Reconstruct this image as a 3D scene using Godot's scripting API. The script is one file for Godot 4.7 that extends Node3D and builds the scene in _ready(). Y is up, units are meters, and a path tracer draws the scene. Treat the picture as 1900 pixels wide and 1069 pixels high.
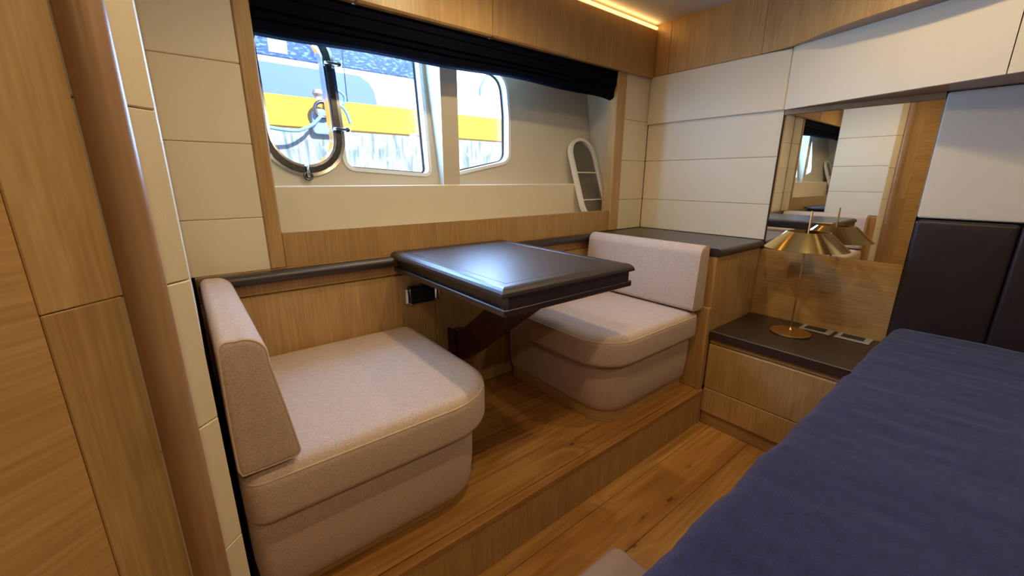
extends Node3D
# Owner's cabin of a motor yacht: dinette under the hull windows, bed on the right.

var M := {}
var used := {}
var rng := RandomNumberGenerator.new()

# ------------------------------------------------------------------ setup
func _ready() -> void:
	rng.seed = 7
	setup_camera()
	setup_light()
	make_materials()
	build_floor()
	build_window_wall()
	build_hull()
	build_right_wall()
	build_entry_side()
	build_shell()
	build_seats()
	build_table()
	build_nightstand()
	build_bed()
	build_lamps()
	build_small_things()
	build_outside()

func setup_camera() -> void:
	var yaw := deg_to_rad(38.5178)
	var pitch := deg_to_rad(14.8947)
	var roll := deg_to_rad(0.1383)
	var fw := Vector3(sin(yaw) * cos(pitch), -sin(pitch), -cos(yaw) * cos(pitch))
	var r := Vector3(cos(yaw), 0, sin(yaw))
	var u := r.cross(fw)
	var r2 := r * cos(roll) + u * sin(roll)
	var u2 := r2.cross(fw)
	var cam := Camera3D.new()
	cam.name = "camera"
	cam.fov = rad_to_deg(2.0 * atan(534.5 / 761.53))
	cam.near = 0.02
	cam.far = 200.0
	cam.transform = Transform3D(Basis(r2, u2, -fw), Vector3(0, 1.25, 0))
	add_child(cam)
	cam.current = true

func setup_light() -> void:
	var env := Environment.new()
	env.background_mode = Environment.BG_SKY
	var sky := Sky.new()
	var sm := ProceduralSkyMaterial.new()
	sm.sky_top_color = Color(0.30, 0.50, 0.86)
	sm.sky_horizon_color = Color(0.78, 0.87, 0.97)
	sm.ground_bottom_color = Color(0.22, 0.30, 0.36)
	sm.ground_horizon_color = Color(0.55, 0.62, 0.66)
	sm.energy_multiplier = 4.0
	sky.sky_material = sm
	env.sky = sky
	env.tonemap_mode = Environment.TONE_MAPPER_LINEAR
	env.tonemap_exposure = 1.0
	env.sdfgi_enabled = true
	env.ssao_enabled = true
	env.ssil_enabled = true
	var we := WorldEnvironment.new()
	we.name = "world_environment"
	we.environment = env
	add_child(we)
	var sun := DirectionalLight3D.new()
	sun.name = "sun"
	sun.light_color = Color(1.0, 0.97, 0.92)
	sun.light_energy = 4.2
	sun.light_angular_distance = 0.6
	sun.shadow_enabled = true
	add_child(sun)
	sun.look_at_from_position(Vector3.ZERO, Vector3(-0.38, -0.62, -0.69), Vector3.UP)

# ------------------------------------------------------------------ naming
func numbered(called: String) -> String:
	if not used.has(called):
		used[called] = 0
		return called
	used[called] += 1
	return "%s_%03d" % [called, used[called]]

func thing(called: String, label: String, category: String, at := Vector3.ZERO, group := "") -> Node3D:
	var o := Node3D.new()
	o.name = numbered(called)
	add_child(o)
	o.position = at
	o.set_meta("label", label)
	o.set_meta("category", category)
	if group != "":
		o.set_meta("group", group)
	return o

func structure(called: String, label := "") -> Node3D:
	var o := Node3D.new()
	o.name = called
	add_child(o)
	o.set_meta("kind", "structure")
	if label != "":
		o.set_meta("label", label)
	return o

func part(parent: Node, called: String, mesh: Mesh, m: Material, at := Vector3.ZERO, label := "") -> MeshInstance3D:
	var o := MeshInstance3D.new()
	o.name = called
	o.mesh = mesh
	o.material_override = m
	o.cast_shadow = GeometryInstance3D.SHADOW_CASTING_SETTING_ON
	parent.add_child(o, true)
	o.position = at
	if label != "":
		o.set_meta("label", label)
	return o

# ------------------------------------------------------------------ textures
func stretched(seed_: int, freq: float, w: int, h: int, sx: int, sy: int, octaves := 3) -> PackedByteArray:
	var n := FastNoiseLite.new()
	n.seed = seed_
	n.noise_type = FastNoiseLite.TYPE_SIMPLEX_SMOOTH
	n.frequency = freq
	n.fractal_octaves = octaves
	var im := n.get_seamless_image(maxi(w / sx, 16), maxi(h / sy, 16))
	im.convert(Image.FORMAT_L8)
	im.resize(w, h, Image.INTERPOLATE_CUBIC)
	return im.get_data()

func tex(im: Image) -> ImageTexture:
	im.generate_mipmaps()
	return ImageTexture.create_from_image(im)

# wood with its grain along v (vertical) or along u; marks = knots as [x px, y px, long, wide]
func wood(seed_: int, light: Color, dark: Color, along_u := false, figure := 0.9, pores := 0.5, marks := []) -> ImageTexture:
	var w := 512
	var h := 512
	var a := stretched(seed_, 0.018, w, h, 1, 12)
	var b := stretched(seed_ + 5, 0.16, w, h, 1, 30)
	var c := stretched(seed_ + 9, 0.012, w, h, 1, 2)
	if along_u:
		a = stretched(seed_, 0.018, w, h, 12, 1)
		b = stretched(seed_ + 5, 0.16, w, h, 30, 1)
		c = stretched(seed_ + 9, 0.012, w, h, 2, 1)
	var im := Image.create(w, h, false, Image.FORMAT_RGB8)
	for y in h:
		for x in w:
			var i := y * w + x
			var ring := 0.5 + 0.5 * sin((a[i] / 255.0) * 26.0)
			var t := 0.42 + figure * ((a[i] / 255.0 - 0.5) * 0.5 + (ring - 0.5) * 0.22 + (c[i] / 255.0 - 0.5) * 0.35) + pores * (b[i] / 255.0 - 0.5)
			im.set_pixel(x, y, light.lerp(dark, clampf(t, 0.0, 1.0)))
	for k in marks:
		for dy in range(-int(k[3]) * 3, int(k[3]) * 3 + 1):
			for dx in range(-int(k[2]) * 3, int(k[2]) * 3 + 1):
				var px := posmod(int(k[0]) + dx, w)
				var py := posmod(int(k[1]) + dy, h)
				var e := sqrt(pow(dx / float(k[2]), 2.0) + pow(dy / float(k[3]), 2.0)) + (b[py * w + px] / 255.0 - 0.5) * 0.9
				var s := clampf(1.3 - e, 0.0, 1.0) * 0.62 + 0.16 * clampf(1.0 - absf(e - 1.9) * 1.6, 0.0, 1.0)
				im.set_pixel(px, py, im.get_pixel(px, py).lerp(dark.darkened(0.6), s))
	return tex(im)

func cloth_images(seed_: int, light: Color, dark: Color, freq := 0.35, contrast := 1.0) -> Array:
	var w := 512
	var a := stretched(seed_, freq, w, w, 1, 3, 2)
	var b := stretched(seed_ + 3, freq, w, w, 3, 1, 2)
	var c := stretched(seed_ + 6, 0.02, w, w, 1, 1)
	var im := Image.create(w, w, false, Image.FORMAT_RGB8)
	var hm := Image.create(w, w, false, Image.FORMAT_RGB8)
	for y in w:
		for x in w:
			var i := y * w + x
			var wv := (a[i] + b[i]) / 510.0
			var t := 0.45 + contrast * ((wv - 0.5) * 1.1 + (c[i] / 255.0 - 0.5) * 0.2)
			im.set_pixel(x, y, light.lerp(dark, clampf(t, 0, 1)))
			hm.set_pixel(x, y, Color(wv, wv, wv))
	hm.bump_map_to_normal_map(3.0)
	return [tex(im), tex(hm)]

func tri(m: StandardMaterial3D, tile_u: float, tile_v := 0.0) -> StandardMaterial3D:
	m.uv1_triplanar = true
	m.uv1_triplanar_sharpness = 8.0
	if tile_v == 0.0:
		tile_v = tile_u
	m.uv1_scale = Vector3(1.0 / tile_u, 1.0 / tile_v, 1.0 / tile_u)
	return m

func plain(c: Color, rough: float, metal := 0.0, spec := 0.5) -> StandardMaterial3D:
	var m := StandardMaterial3D.new()
	m.albedo_color = c
	m.roughness = rough
	m.metallic = metal
	m.metallic_specular = spec
	return m

func c8(r: int, g: int, b: int) -> Color:
	return Color(r / 255.0, g / 255.0, b / 255.0)

func wood_mat(t: Texture2D, rough: float, tile := 0.9, off := Vector3.ZERO, tint := Color.WHITE) -> StandardMaterial3D:
	var m := plain(tint, rough)
	m.albedo_texture = t
	tri(m, tile)
	m.uv1_offset = off
	return m

func make_materials() -> void:
	var oak_v := wood(11, c8(200, 165, 110), c8(160, 122, 70), false, 0.55, 0.6)
	var oak_u := wood(23, c8(200, 165, 110), c8(160, 122, 70), true, 0.55, 0.6)
	var tints := [Color(1, 1, 1), Color(0.95, 0.94, 0.93), Color(1.0, 0.97, 0.94), Color(0.93, 0.92, 0.90)]
	for k in 4:
		M["oak_v%d" % k] = wood_mat(oak_v, 0.38, 0.75, Vector3(0.21 * k, 0.37 * k, 0.13 * k), tints[k])
		M["oak_u%d" % k] = wood_mat(oak_u, 0.38, 0.75, Vector3(0.27 * k, 0.31 * k, 0.17 * k), tints[k])
	var post := wood(31, c8(168, 132, 94), c8(142, 106, 72), false, 0.7, 0.4)
	M.post = wood_mat(post, 0.32, 0.8)
	# floor: the knots lie where the photograph shows them; 2 m of floor per tile
	var kn := []
	for k in [[1.065, -0.644, 4, 2], [1.361, -0.68, 5, 2], [1.611, -0.736, 3, 1.4], [1.197, -0.699, 4, 1.4]]:
		kn.append([k[0] * 256.0, fposmod(k[1], 2.0) * 256.0, k[2], k[3]])
	var floor_t := wood(41, c8(200, 150, 82), c8(148, 98, 42), true, 1.1, 0.6, kn)
	var plat_t := wood(47, c8(196, 146, 80), c8(140, 90, 40), true, 1.3, 0.75, [[1.102 * 256.0, fposmod(-0.991, 2.0) * 256.0, 4, 2]])
	for k in 3:
		M["floor%d" % k] = wood_mat(floor_t, 0.34, 2.0, Vector3.ZERO, tints[k])
		M["plat%d" % k] = wood_mat(plat_t, 0.34, 2.0, Vector3.ZERO, tints[k])
		M["floor%d" % k].uv1_world_triplanar = true
		M["plat%d" % k].uv1_world_triplanar = true
	var wenge_u := wood(53, c8(54, 39, 35), c8(28, 20, 19), true, 0.6, 0.8)
	M.wenge = wood_mat(wenge_u, 0.40, 0.6)
	M.wenge.clearcoat_enabled = true
	M.wenge.clearcoat = 0.65
	M.wenge.clearcoat_roughness = 0.38
	M.arm = wood_mat(wenge_u, 0.45, 0.6, Vector3.ZERO, Color(1.5, 1.05, 0.9))
	# cream leatherette wall tiles
	var cr := cloth_images(61, c8(227, 215, 188), c8(219, 205, 176), 0.30, 0.5)
	for k in 3:
		var m := plain([Color(1, 1, 1), Color(0.985, 0.985, 0.98), Color(1, 0.995, 0.985)][k], 0.46)
		m.albedo_texture = cr[0]
		m.normal_enabled = true
		m.normal_texture = cr[1]
		m.normal_scale = 0.12
		M["tile%d" % k] = tri(m, 0.35)
	var pd := plain(c8(214, 207, 190), 0.62)
	pd.normal_enabled = true
	pd.normal_texture = cr[1]
	pd.normal_scale = 0.35
	M.padded = tri(pd, 0.30)
	var fb := cloth_images(71, c8(216, 194, 176), c8(170, 144, 126), 0.22, 1.1)
	var f := plain(Color.WHITE, 0.9)
	f.albedo_texture = fb[0]
	f.normal_enabled = true
	f.normal_texture = fb[1]
	f.normal_scale = 0.5
	f.rim_enabled = true
	f.rim = 0.25
	f.rim_tint = 0.6
	M.fabric = tri(f, 0.30)
	M.piping = plain(c8(206, 182, 158), 0.8)
	# navy bedspread
	M.blanket = blanket_material()
	M.headboard = leather(c8(36, 25, 25), 0.42, 81)
	M.taupe = leather(c8(140, 118, 106), 0.45, 83)
	M.taupe_dark = leather(c8(58, 42, 40), 0.5, 84)
	M.liner = plain(c8(202, 193, 172), 0.55)
	M.frame_white = plain(c8(232, 234, 232), 0.35)
	M.ledge = plain(c8(226, 214, 190), 0.5)
	M.ceiling = plain(c8(206, 200, 190), 0.8)
	M.shell = plain(c8(196, 182, 158), 0.7)
	M.dark_gap = plain(c8(24, 20, 18), 0.8)
	M.rubber = plain(c8(24, 22, 22), 0.35)
	M.chrome = plain(c8(214, 214, 212), 0.14, 1.0)
	M.steel_dark = plain(c8(120, 116, 112), 0.25, 1.0)
	M.mirror = plain(c8(236, 236, 232), 0.0, 1.0)
	M.brass = plain(c8(238, 206, 132), 0.16, 1.0)
	M.brass_dark = plain(c8(216, 178, 112), 0.32, 1.0)
	M.plastic_grey = plain(c8(168, 164, 158), 0.35)
	M.plastic_dark = plain(c8(28, 27, 30), 0.3)
	M.screen_frame = plain(c8(232, 226, 210), 0.45)
	var gl := plain(Color(0.94, 0.97, 1.0, 0.06), 0.02)
	gl.transparency = BaseMaterial3D.TRANSPARENCY_ALPHA
	M.glass = gl
	var sc := plain(Color(0.45, 0.44, 0.41, 0.55), 0.25)
	sc.transparency = BaseMaterial3D.TRANSPARENCY_ALPHA
	M.screen = sc
	var bl := cloth_images(91, c8(12, 14, 30), c8(6, 8, 18), 0.4, 1.0)
	var bm := plain(Color.WHITE, 0.75)
	bm.albedo_texture = bl[0]
	bm.metallic_specular = 0.12
	M.blind = tri(bm, 0.25)
	M.lens = plain(Color(1, 0.93, 0.8), 0.4)
	M.lens.emission_enabled = true
	M.lens.emission = Color(1.0, 0.82, 0.55)
	M.lens.emission_energy_multiplier = 2.0
	M.led = plain(Color(1, 0.85, 0.5), 0.4)
	M.led.emission_enabled = true
	M.led.emission = Color(1.0, 0.80, 0.45)
	M.led.emission_energy_multiplier = 3.0
	outside_materials()

func leather(c: Color, rough: float, seed_: int) -> StandardMaterial3D:
	var n := FastNoiseLite.new()
	n.seed = seed_
	n.noise_type = FastNoiseLite.TYPE_CELLULAR
	n.frequency = 0.09
	var im := n.get_seamless_image(256, 256)
	im.convert(Image.FORMAT_RGB8)
	im.bump_map_to_normal_map(1.5)
	var m := plain(c, rough)
	m.normal_enabled = true
	m.normal_texture = tex(im)
	m.normal_scale = 0.35
	return tri(m, 0.12)

func blanket_material() -> StandardMaterial3D:
	var w := 512          # 0.48 m of cloth: eight woven squares a side
	var a := stretched(101, 0.4, w, w, 1, 4, 2)
	var b := stretched(103, 0.02, w, w, 1, 1)
	var c := stretched(105, 0.05, w, w, 6, 1)
	var im := Image.create(w, w, false, Image.FORMAT_RGB8)
	var hm := Image.create(w, w, false, Image.FORMAT_RGB8)
	for y in w:
		for x in w:
			var i := y * w + x
			var sq := 1.0 if (int(x / 32.0) + int(y / 32.0)) % 2 == 0 else 0.0
			var patch := clampf((b[i] / 255.0 - 0.42) * 3.0, 0.0, 1.0)
			var t := 0.42 + (a[i] / 255.0 - 0.5) * 0.5 + sq * 0.22 * patch + (c[i] / 255.0 - 0.5) * 0.3
			im.set_pixel(x, y, c8(40, 44, 96).lerp(c8(16, 18, 48), clampf(t, 0, 1)))
			var hgt := 0.5 + (a[i] / 255.0 - 0.5) * 0.5 + 0.1 * sin(y * TAU / 8.0) - sq * 0.12 * patch
			hm.set_pixel(x, y, Color(hgt, hgt, hgt))
	hm.bump_map_to_normal_map(2.5)
	var m := plain(Color.WHITE, 0.95)
	m.albedo_texture = tex(im)
	m.normal_enabled = true
	m.normal_texture = tex(hm)
	m.normal_scale = 0.5
	m.rim_enabled = true
	m.rim = 0.3
	m.rim_tint = 0.7
	return tri(m, 0.48)

func outside_materials() -> void:
	var w := 512
	var a := stretched(201, 0.05, w, w, 1, 8)
	var b := stretched(203, 0.02, w, w, 1, 1)
	var c := stretched(205, 0.3, w, w, 1, 1)
	var d := stretched(207, 0.07, w, w, 3, 1, 2)
	var con := Image.create(w, w, false, Image.FORMAT_RGB8)
	var yel := Image.create(w, w, false, Image.FORMAT_RGB8)
	var gls := Image.create(w, w, false, Image.FORMAT_RGB8)
	for y in w:
		for x in w:
			var i := y * w + x
			var s := a[i] / 255.0
			var p := b[i] / 255.0
			var f := c[i] / 255.0
			var cc := c8(152, 166, 168).lerp(c8(98, 124, 130), clampf((s - 0.5) * 3.2, 0, 1))
			cc = cc.lerp(c8(128, 112, 84), clampf((0.34 - s) * 5.0, 0, 0.3))
			cc = cc.lerp(c8(176, 178, 174), clampf((p - 0.6) * 4.0, 0, 0.6))
			con.set_pixel(x, y, cc.darkened(clampf((f - 0.68) * 1.6, 0, 0.5)))
			var yy := c8(206, 150, 22).lerp(c8(214, 166, 42), clampf((s - 0.4) * 2.0, 0, 1))
			yy = yy.darkened(clampf((f - 0.74) * 2.2, 0, 0.5))
			yel.set_pixel(x, y, yy)
			var gg := c8(14, 50, 134).lerp(c8(26, 78, 172), p)
			gg = gg.lerp(c8(120, 158, 208), clampf((d[i] / 255.0 - 0.6) * 7.0, 0, 0.8))  # glitter of the wet glass painted into its colour as pale speckles
			gls.set_pixel(x, y, gg)
	var m := plain(Color.WHITE, 0.9)
	m.albedo_texture = tex(con)
	M.concrete = tri(m, 1.3)
	m = plain(Color.WHITE, 0.75)
	m.albedo_texture = tex(yel)
	M.yellow = tri(m, 0.9)
	m = plain(Color.WHITE, 0.3)
	m.albedo_texture = tex(gls)
	M.wet_glitter_glass = tri(m, 0.8)
	M.boat_white = plain(c8(240, 242, 244), 0.4)
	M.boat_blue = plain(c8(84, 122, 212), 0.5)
	M.boat_pale = plain(c8(132, 162, 206), 0.4)
	M.rope = plain(c8(120, 186, 196), 0.8)
	M.cord = plain(c8(52, 58, 66), 0.8)
	M.water = plain(c8(40, 66, 74), 0.12)

# ------------------------------------------------------------------ mesh tools
func finish(t: PackedVector3Array, sg: PackedInt32Array) -> ArrayMesh:
	var mid := Vector3.ZERO
	for v in t:
		mid += v
	mid /= t.size()
	var vol := 0.0
	for i in range(0, t.size(), 3):
		vol += (t[i] - mid).dot((t[i + 1] - mid).cross(t[i + 2] - mid))
	var st := SurfaceTool.new()
	st.begin(Mesh.PRIMITIVE_TRIANGLES)
	for i in range(0, t.size(), 3):
		var g: int = sg[i / 3] if sg.size() > 1 else sg[0]
		var order := [0, 1, 2] if vol < 0.0 else [0, 2, 1]
		for k in order:
			st.set_smooth_group(g if g >= 0 else 0xFFFFFFFF)
			st.add_vertex(t[i + k])
	st.generate_normals()
	return st.commit()

var box_cache := {}
func box(size: Vector3, b := 0.002) -> ArrayMesh:
	var key := "%s %s" % [size, b]
	if box_cache.has(key):
		return box_cache[key]
	b = minf(b, minf(size.x, minf(size.y, size.z)) * 0.45)
	var h := size * 0.5
	var t := PackedVector3Array()
	var tri_out := func(p: Vector3, q: Vector3, r: Vector3) -> void:
		if (q - p).cross(r - p).dot(p + q + r) > 0.0:
			t.append_array(PackedVector3Array([p, r, q]))
		else:
			t.append_array(PackedVector3Array([p, q, r]))
	var V := func(s: Vector3, axis: int) -> Vector3:
		var o := Vector3(s.x * (h.x - b), s.y * (h.y - b), s.z * (h.z - b))
		o[axis] = s[axis] * h[axis]
		return o
	for axis in 3:
		var a1 := (axis + 1) % 3
		var a2 := (axis + 2) % 3
		for s0 in [-1.0, 1.0]:
			var q := []
			for c in [[-1, -1], [1, -1], [1, 1], [-1, 1]]:
				var s := Vector3.ZERO
				s[axis] = s0
				s[a1] = c[0]
				s[a2] = c[1]
				q.append(V.call(s, axis))
			tri_out.call(q[0], q[1], q[2])
			tri_out.call(q[0], q[2], q[3])
		# edges along this axis
		for s1 in [-1.0, 1.0]:
			for s2 in [-1.0, 1.0]:
				var lo := Vector3.ZERO
				lo[axis] = -1
				lo[a1] = s1
				lo[a2] = s2
				var hi := lo
				hi[axis] = 1
				var p0: Vector3 = V.call(lo, a1)
				var p1: Vector3 = V.call(hi, a1)
				var p2: Vector3 = V.call(hi, a2)
				var p3: Vector3 = V.call(lo, a2)
				tri_out.call(p0, p1, p2)
				tri_out.call(p0, p2, p3)
	for sx in [-1.0, 1.0]:
		for sy in [-1.0, 1.0]:
			for sz in [-1.0, 1.0]:
				var s := Vector3(sx, sy, sz)
				tri_out.call(V.call(s, 0), V.call(s, 1), V.call(s, 2))
	var st := SurfaceTool.new()
	st.begin(Mesh.PRIMITIVE_TRIANGLES)
	for v in t:
		st.set_smooth_group(0xFFFFFFFF)
		st.add_vertex(v)
	st.generate_normals()
	var mesh := st.commit()
	box_cache[key] = mesh
	return mesh

# a box between two corners, as a part
func slab(parent: Node, called: String, lo: Vector3, hi: Vector3, m: Material, b := 0.002, label := "") -> MeshInstance3D:
	var sz := (hi - lo).abs()
	return part(parent, called, box(sz, b), m, (lo + hi) * 0.5, label)

# closed loft through rings of equal count, capped at both ends
func loft(rings: Array, smooth := true, caps := true) -> ArrayMesh:
	var t := PackedVector3Array()
	var sg := PackedInt32Array()
	var g := 0 if smooth else -1
	var n: int = rings[0].size()
	for k in rings.size() - 1:
		var a: PackedVector3Array = rings[k]
		var b: PackedVector3Array = rings[k + 1]
		for i in n:
			var j := (i + 1) % n
			t.append_array(PackedVector3Array([a[i], a[j], b[j], a[i], b[j], b[i]]))
			sg.append(g)
			sg.append(g)
	if caps:
		for e in [0, rings.size() - 1]:
			var r: PackedVector3Array = rings[e]
			var c := Vector3.ZERO
			for v in r:
				c += v
			c /= n
			for i in n:
				var j := (i + 1) % n
				if e == 0:
					t.append_array(PackedVector3Array([c, r[j], r[i]]))
				else:
					t.append_array(PackedVector3Array([c, r[i], r[j]]))
				sg.append(g if smooth else -1)
	return finish(t, sg)

# any polygon pushed along an axis; profile (a, b) becomes: axis 0 -> (., b, a), 1 -> (a, ., b), 2 -> (a, b, .)
func lift(p: Vector2, d: float, axis: int) -> Vector3:
	if axis == 0:
		return Vector3(d, p.y, p.x)
	if axis == 1:
		return Vector3(p.x, d, p.y)
	return Vector3(p.x, p.y, d)

func extrude(prof: PackedVector2Array, d0: float, d1: float, axis: int, sharp := 0.6) -> ArrayMesh:
	var n := prof.size()
	var area := 0.0
	for i in n:
		area += prof[i].cross(prof[(i + 1) % n])
	var p := prof.duplicate()
	if area < 0.0:
		p.reverse()
	var t := PackedVector3Array()
	var sg := PackedInt32Array()
	var g := 1
	for i in n:
		var j := (i + 1) % n
		var e0 := (p[i] - p[(i + n - 1) % n]).normalized()
		var e1 := (p[j] - p[i]).normalized()
		if e0.dot(e1) < cos(sharp):
			g += 1
		var a := lift(p[i], d0, axis)
		var b := lift(p[j], d0, axis)
		var c := lift(p[j], d1, axis)
		var d := lift(p[i], d1, axis)
		t.append_array(PackedVector3Array([a, b, c, a, c, d]))
		sg.append(g)
		sg.append(g)
	var idx := Geometry2D.triangulate_polygon(p)
	for k in range(0, idx.size(), 3):
		var q := [p[idx[k]], p[idx[k + 1]], p[idx[k + 2]]]
		if (q[1] - q[0]).cross(q[2] - q[0]) < 0.0:
			q = [q[0], q[2], q[1]]
		t.append_array(PackedVector3Array([lift(q[0], d0, axis), lift(q[2], d0, axis), lift(q[1], d0, axis)]))
		t.append_array(PackedVector3Array([lift(q[0], d1, axis), lift(q[1], d1, axis), lift(q[2], d1, axis)]))
		sg.append_array(PackedInt32Array([-1, -1]))
	return finish(t, sg)

func inset(p: PackedVector2Array, d: float) -> PackedVector2Array:
	var n := p.size()
	var area := 0.0
	for i in n:
		area += p[i].cross(p[(i + 1) % n])
	var s := 1.0 if area > 0.0 else -1.0
	var out := PackedVector2Array()
	for i in n:
		var e0 := (p[i] - p[(i + n - 1) % n]).normalized()
		var e1 := (p[(i + 1) % n] - p[i]).normalized()
		var nn := (Vector2(-e0.y, e0.x) + Vector2(-e1.y, e1.x)) * s
		var l := nn.length()
		nn = nn / l * (2.0 / maxf(l, 0.7))
		out.append(p[i] + nn * d)
	return out

# cushion: a plan pushed along an axis with rounded rims and a slight crown
func pillow(plan: PackedVector2Array, d0: float, d1: float, r0: float, r1: float, axis: int, crown0 := 0.0, crown1 := 0.0) -> ArrayMesh:
	var rings := []
	var c := Vector2.ZERO
	var bb := Rect2(plan[0], Vector2.ZERO)
	for v in plan:
		bb = bb.expand(v)
	c = bb.get_center()
	var add := func(q: PackedVector2Array, d: float) -> void:
		var r := PackedVector3Array()
		for v in q:
			r.append(lift(v, d, axis))
		rings.append(r)
	var steps := 5
	var base0 := inset(plan, r0)
	for k in [0.08, 0.3, 0.55, 0.78, 0.92]:
		var q := PackedVector2Array()
		for v in base0:
			q.append(c.lerp(v, k))
		add.call(q, d0 - crown0 * (1.0 - k * k))
	for k in steps + 1:
		var a := PI / 2 * k / steps
		add.call(inset(plan, r0 * (1.0 - sin(a))), d0 + r0 * (1.0 - cos(a)))
	for k in steps + 1:
		var a := PI / 2 * k / steps
		add.call(inset(plan, r1 * (1.0 - cos(a))), d1 - r1 * (1.0 - sin(a)))
	var base1 := inset(plan, r1)
	for k in [0.92, 0.78, 0.55, 0.3, 0.08]:
		var q := PackedVector2Array()
		for v in base1:
			q.append(c.lerp(v, k))
		add.call(q, d1 + crown1 * (1.0 - k * k))
	return loft(rings)

# rectangle with four corner radii, in order (lo,lo) (hi,lo) (hi,hi) (lo,hi)
func round_rect(lo: Vector2, hi: Vector2, rr: Array, seg := 10, sub := 4) -> PackedVector2Array:
	var out := PackedVector2Array()
	var cs := [lo, Vector2(hi.x, lo.y), hi, Vector2(lo.x, hi.y)]
	for k in 4:
		var r: float = rr[k]
		var sx := 1.0 if k == 0 or k == 3 else -1.0
		var sy := 1.0 if k < 2 else -1.0
		var ctr: Vector2 = cs[k] + Vector2(sx, sy) * r
		var a0 := PI + k * PI / 2
		for i in seg + 1:
			var a := a0 + PI / 2 * i / seg
			out.append(ctr + Vector2(cos(a), sin(a)) * r)
	# add points along the straights so that shading stays even
	var full := PackedVector2Array()
	for i in out.size():
		var a := out[i]
		var b := out[(i + 1) % out.size()]
		full.append(a)
		if a.distance_to(b) > 0.12:
			for s in range(1, sub):
				full.append(a.lerp(b, s / float(sub)))
	return full

func tube(path: PackedVector3Array, r: float, closed := false, sides := 8) -> ArrayMesh:
	var n := path.size()
	var rings := []
	var up := Vector3(0.13, 0.95, 0.21).normalized()
	for i in n:
		var p0 := path[(i + n - 1) % n] if (closed or i > 0) else path[i]
		var p1 := path[(i + 1) % n] if (closed or i < n - 1) else path[i]
		var d := (p1 - p0).normalized()
		if absf(d.dot(up)) > 0.95:
			up = Vector3(0.95, 0.1, 0.2).normalized()
		var sx := d.cross(up).normalized()
		up = sx.cross(d).normalized()
		var ring := PackedVector3Array()
		for k in sides:
			var a := TAU * k / sides
			ring.append(path[i] + (sx * cos(a) + up * sin(a)) * r)
		rings.append(ring)
	if closed:
		# twist of the frame is small on these loops
		rings.append(rings[0])
		return loft(rings, true, false)
	return loft(rings)

# profile of (radius, height) turned about y; closed solids start and end at radius 0
func lathe(prof: Array, seg := 40, sharp := 0.5) -> ArrayMesh:
	var t := PackedVector3Array()
	var sg := PackedInt32Array()
	var g := 1
	for k in prof.size() - 1:
		var p: Vector2 = prof[k]
		var q: Vector2 = prof[k + 1]
		if k > 0:
			var e0: Vector2 = (p - prof[k - 1]).normalized()
			if e0.dot((q - p).normalized()) < cos(sharp):
				g += 1
		for i in seg:
			var a := TAU * i / seg
			var b := TAU * (i + 1) / seg
			var p0 := Vector3(cos(a) * p.x, p.y, sin(a) * p.x)
			var p1 := Vector3(cos(b) * p.x, p.y, sin(b) * p.x)
			var q0 := Vector3(cos(a) * q.x, q.y, sin(a) * q.x)
			var q1 := Vector3(cos(b) * q.x, q.y, sin(b) * q.x)
			if p.x > 1e-5:
				t.append_array(PackedVector3Array([p0, p1, q1 if q.x > 1e-5 else q0]))
				sg.append(g)
			if q.x > 1e-5:
				t.append_array(PackedVector3Array([p0, q1, q0]))
				sg.append(g)
	return finish(t, sg)

func arc_points(c: Vector2, r: float, a0: float, a1: float, n: int) -> PackedVector2Array:
	var o := PackedVector2Array()
	for i in n + 1:
		var a := deg_to_rad(lerpf(a0, a1, i / float(n)))
		o.append(c + Vector2(cos(a), sin(a)) * r)
	return o

# ------------------------------------------------------------------ floor and platform
const PLAT := 0.2
const STEP_Z := -0.89

func build_floor() -> void:
	var f := structure("floor", "honey oak plank floor between the step and the bed")
	slab(f, "subfloor", Vector3(-1.6, -0.12, -1.75), Vector3(2.6, -0.012, 1.9), M.dark_gap, 0.0)
	var zs := [-0.905, -0.836, -0.646, -0.456, -0.266, -0.076, 0.114, 0.304, 0.494, 0.684, 0.874, 1.064, 1.254, 1.444, 1.634, 1.8]
	for i in zs.size() - 1:
		var cuts := [-1.5, 2.0] if i == 0 else ([-1.5, 0.15 if i % 2 == 0 else -0.55, 1.92 if i % 2 == 0 else 1.98, 2.5])
		for k in cuts.size() - 1:
			slab(f, "plank", Vector3(cuts[k] + 0.0008, -0.012, zs[i] + 0.0009), Vector3(cuts[k + 1] - 0.0008, 0.0, zs[i + 1] - 0.0009), M["floor%d" % ((i + k) % 3)], 0.0012)
	var p := thing("raised_platform", "raised oak step platform on which both dinette seats stand", "platform", Vector3.ZERO)
	slab(p, "core", Vector3(0.0, 0.0, -1.655), Vector3(1.9755, PLAT - 0.013, STEP_Z - 0.016), M.dark_gap, 0.0)
	slab(p, "riser", Vector3(0.0, 0.001, STEP_Z - 0.015), Vector3(1.991, PLAT - 0.022, STEP_Z), M.oak_v1, 0.001)
	slab(p, "nosing", Vector3(0.0, PLAT - 0.022, STEP_Z - 0.028), Vector3(1.9755, PLAT, STEP_Z + 0.004), M.plat0, 0.004)
	var zz := [-1.655, -1.515, -1.325, -1.135, -0.9185]
	for i in 4:
		slab(p, "plank", Vector3(0.0, PLAT - 0.012, zz[i] + 0.0008), Vector3(1.9755, PLAT, zz[i + 1] - 0.0008), M["plat%d" % [1, 0, 2, 0][i]], 0.001)

# ------------------------------------------------------------------ window wall
const ZW := -1.675

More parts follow.
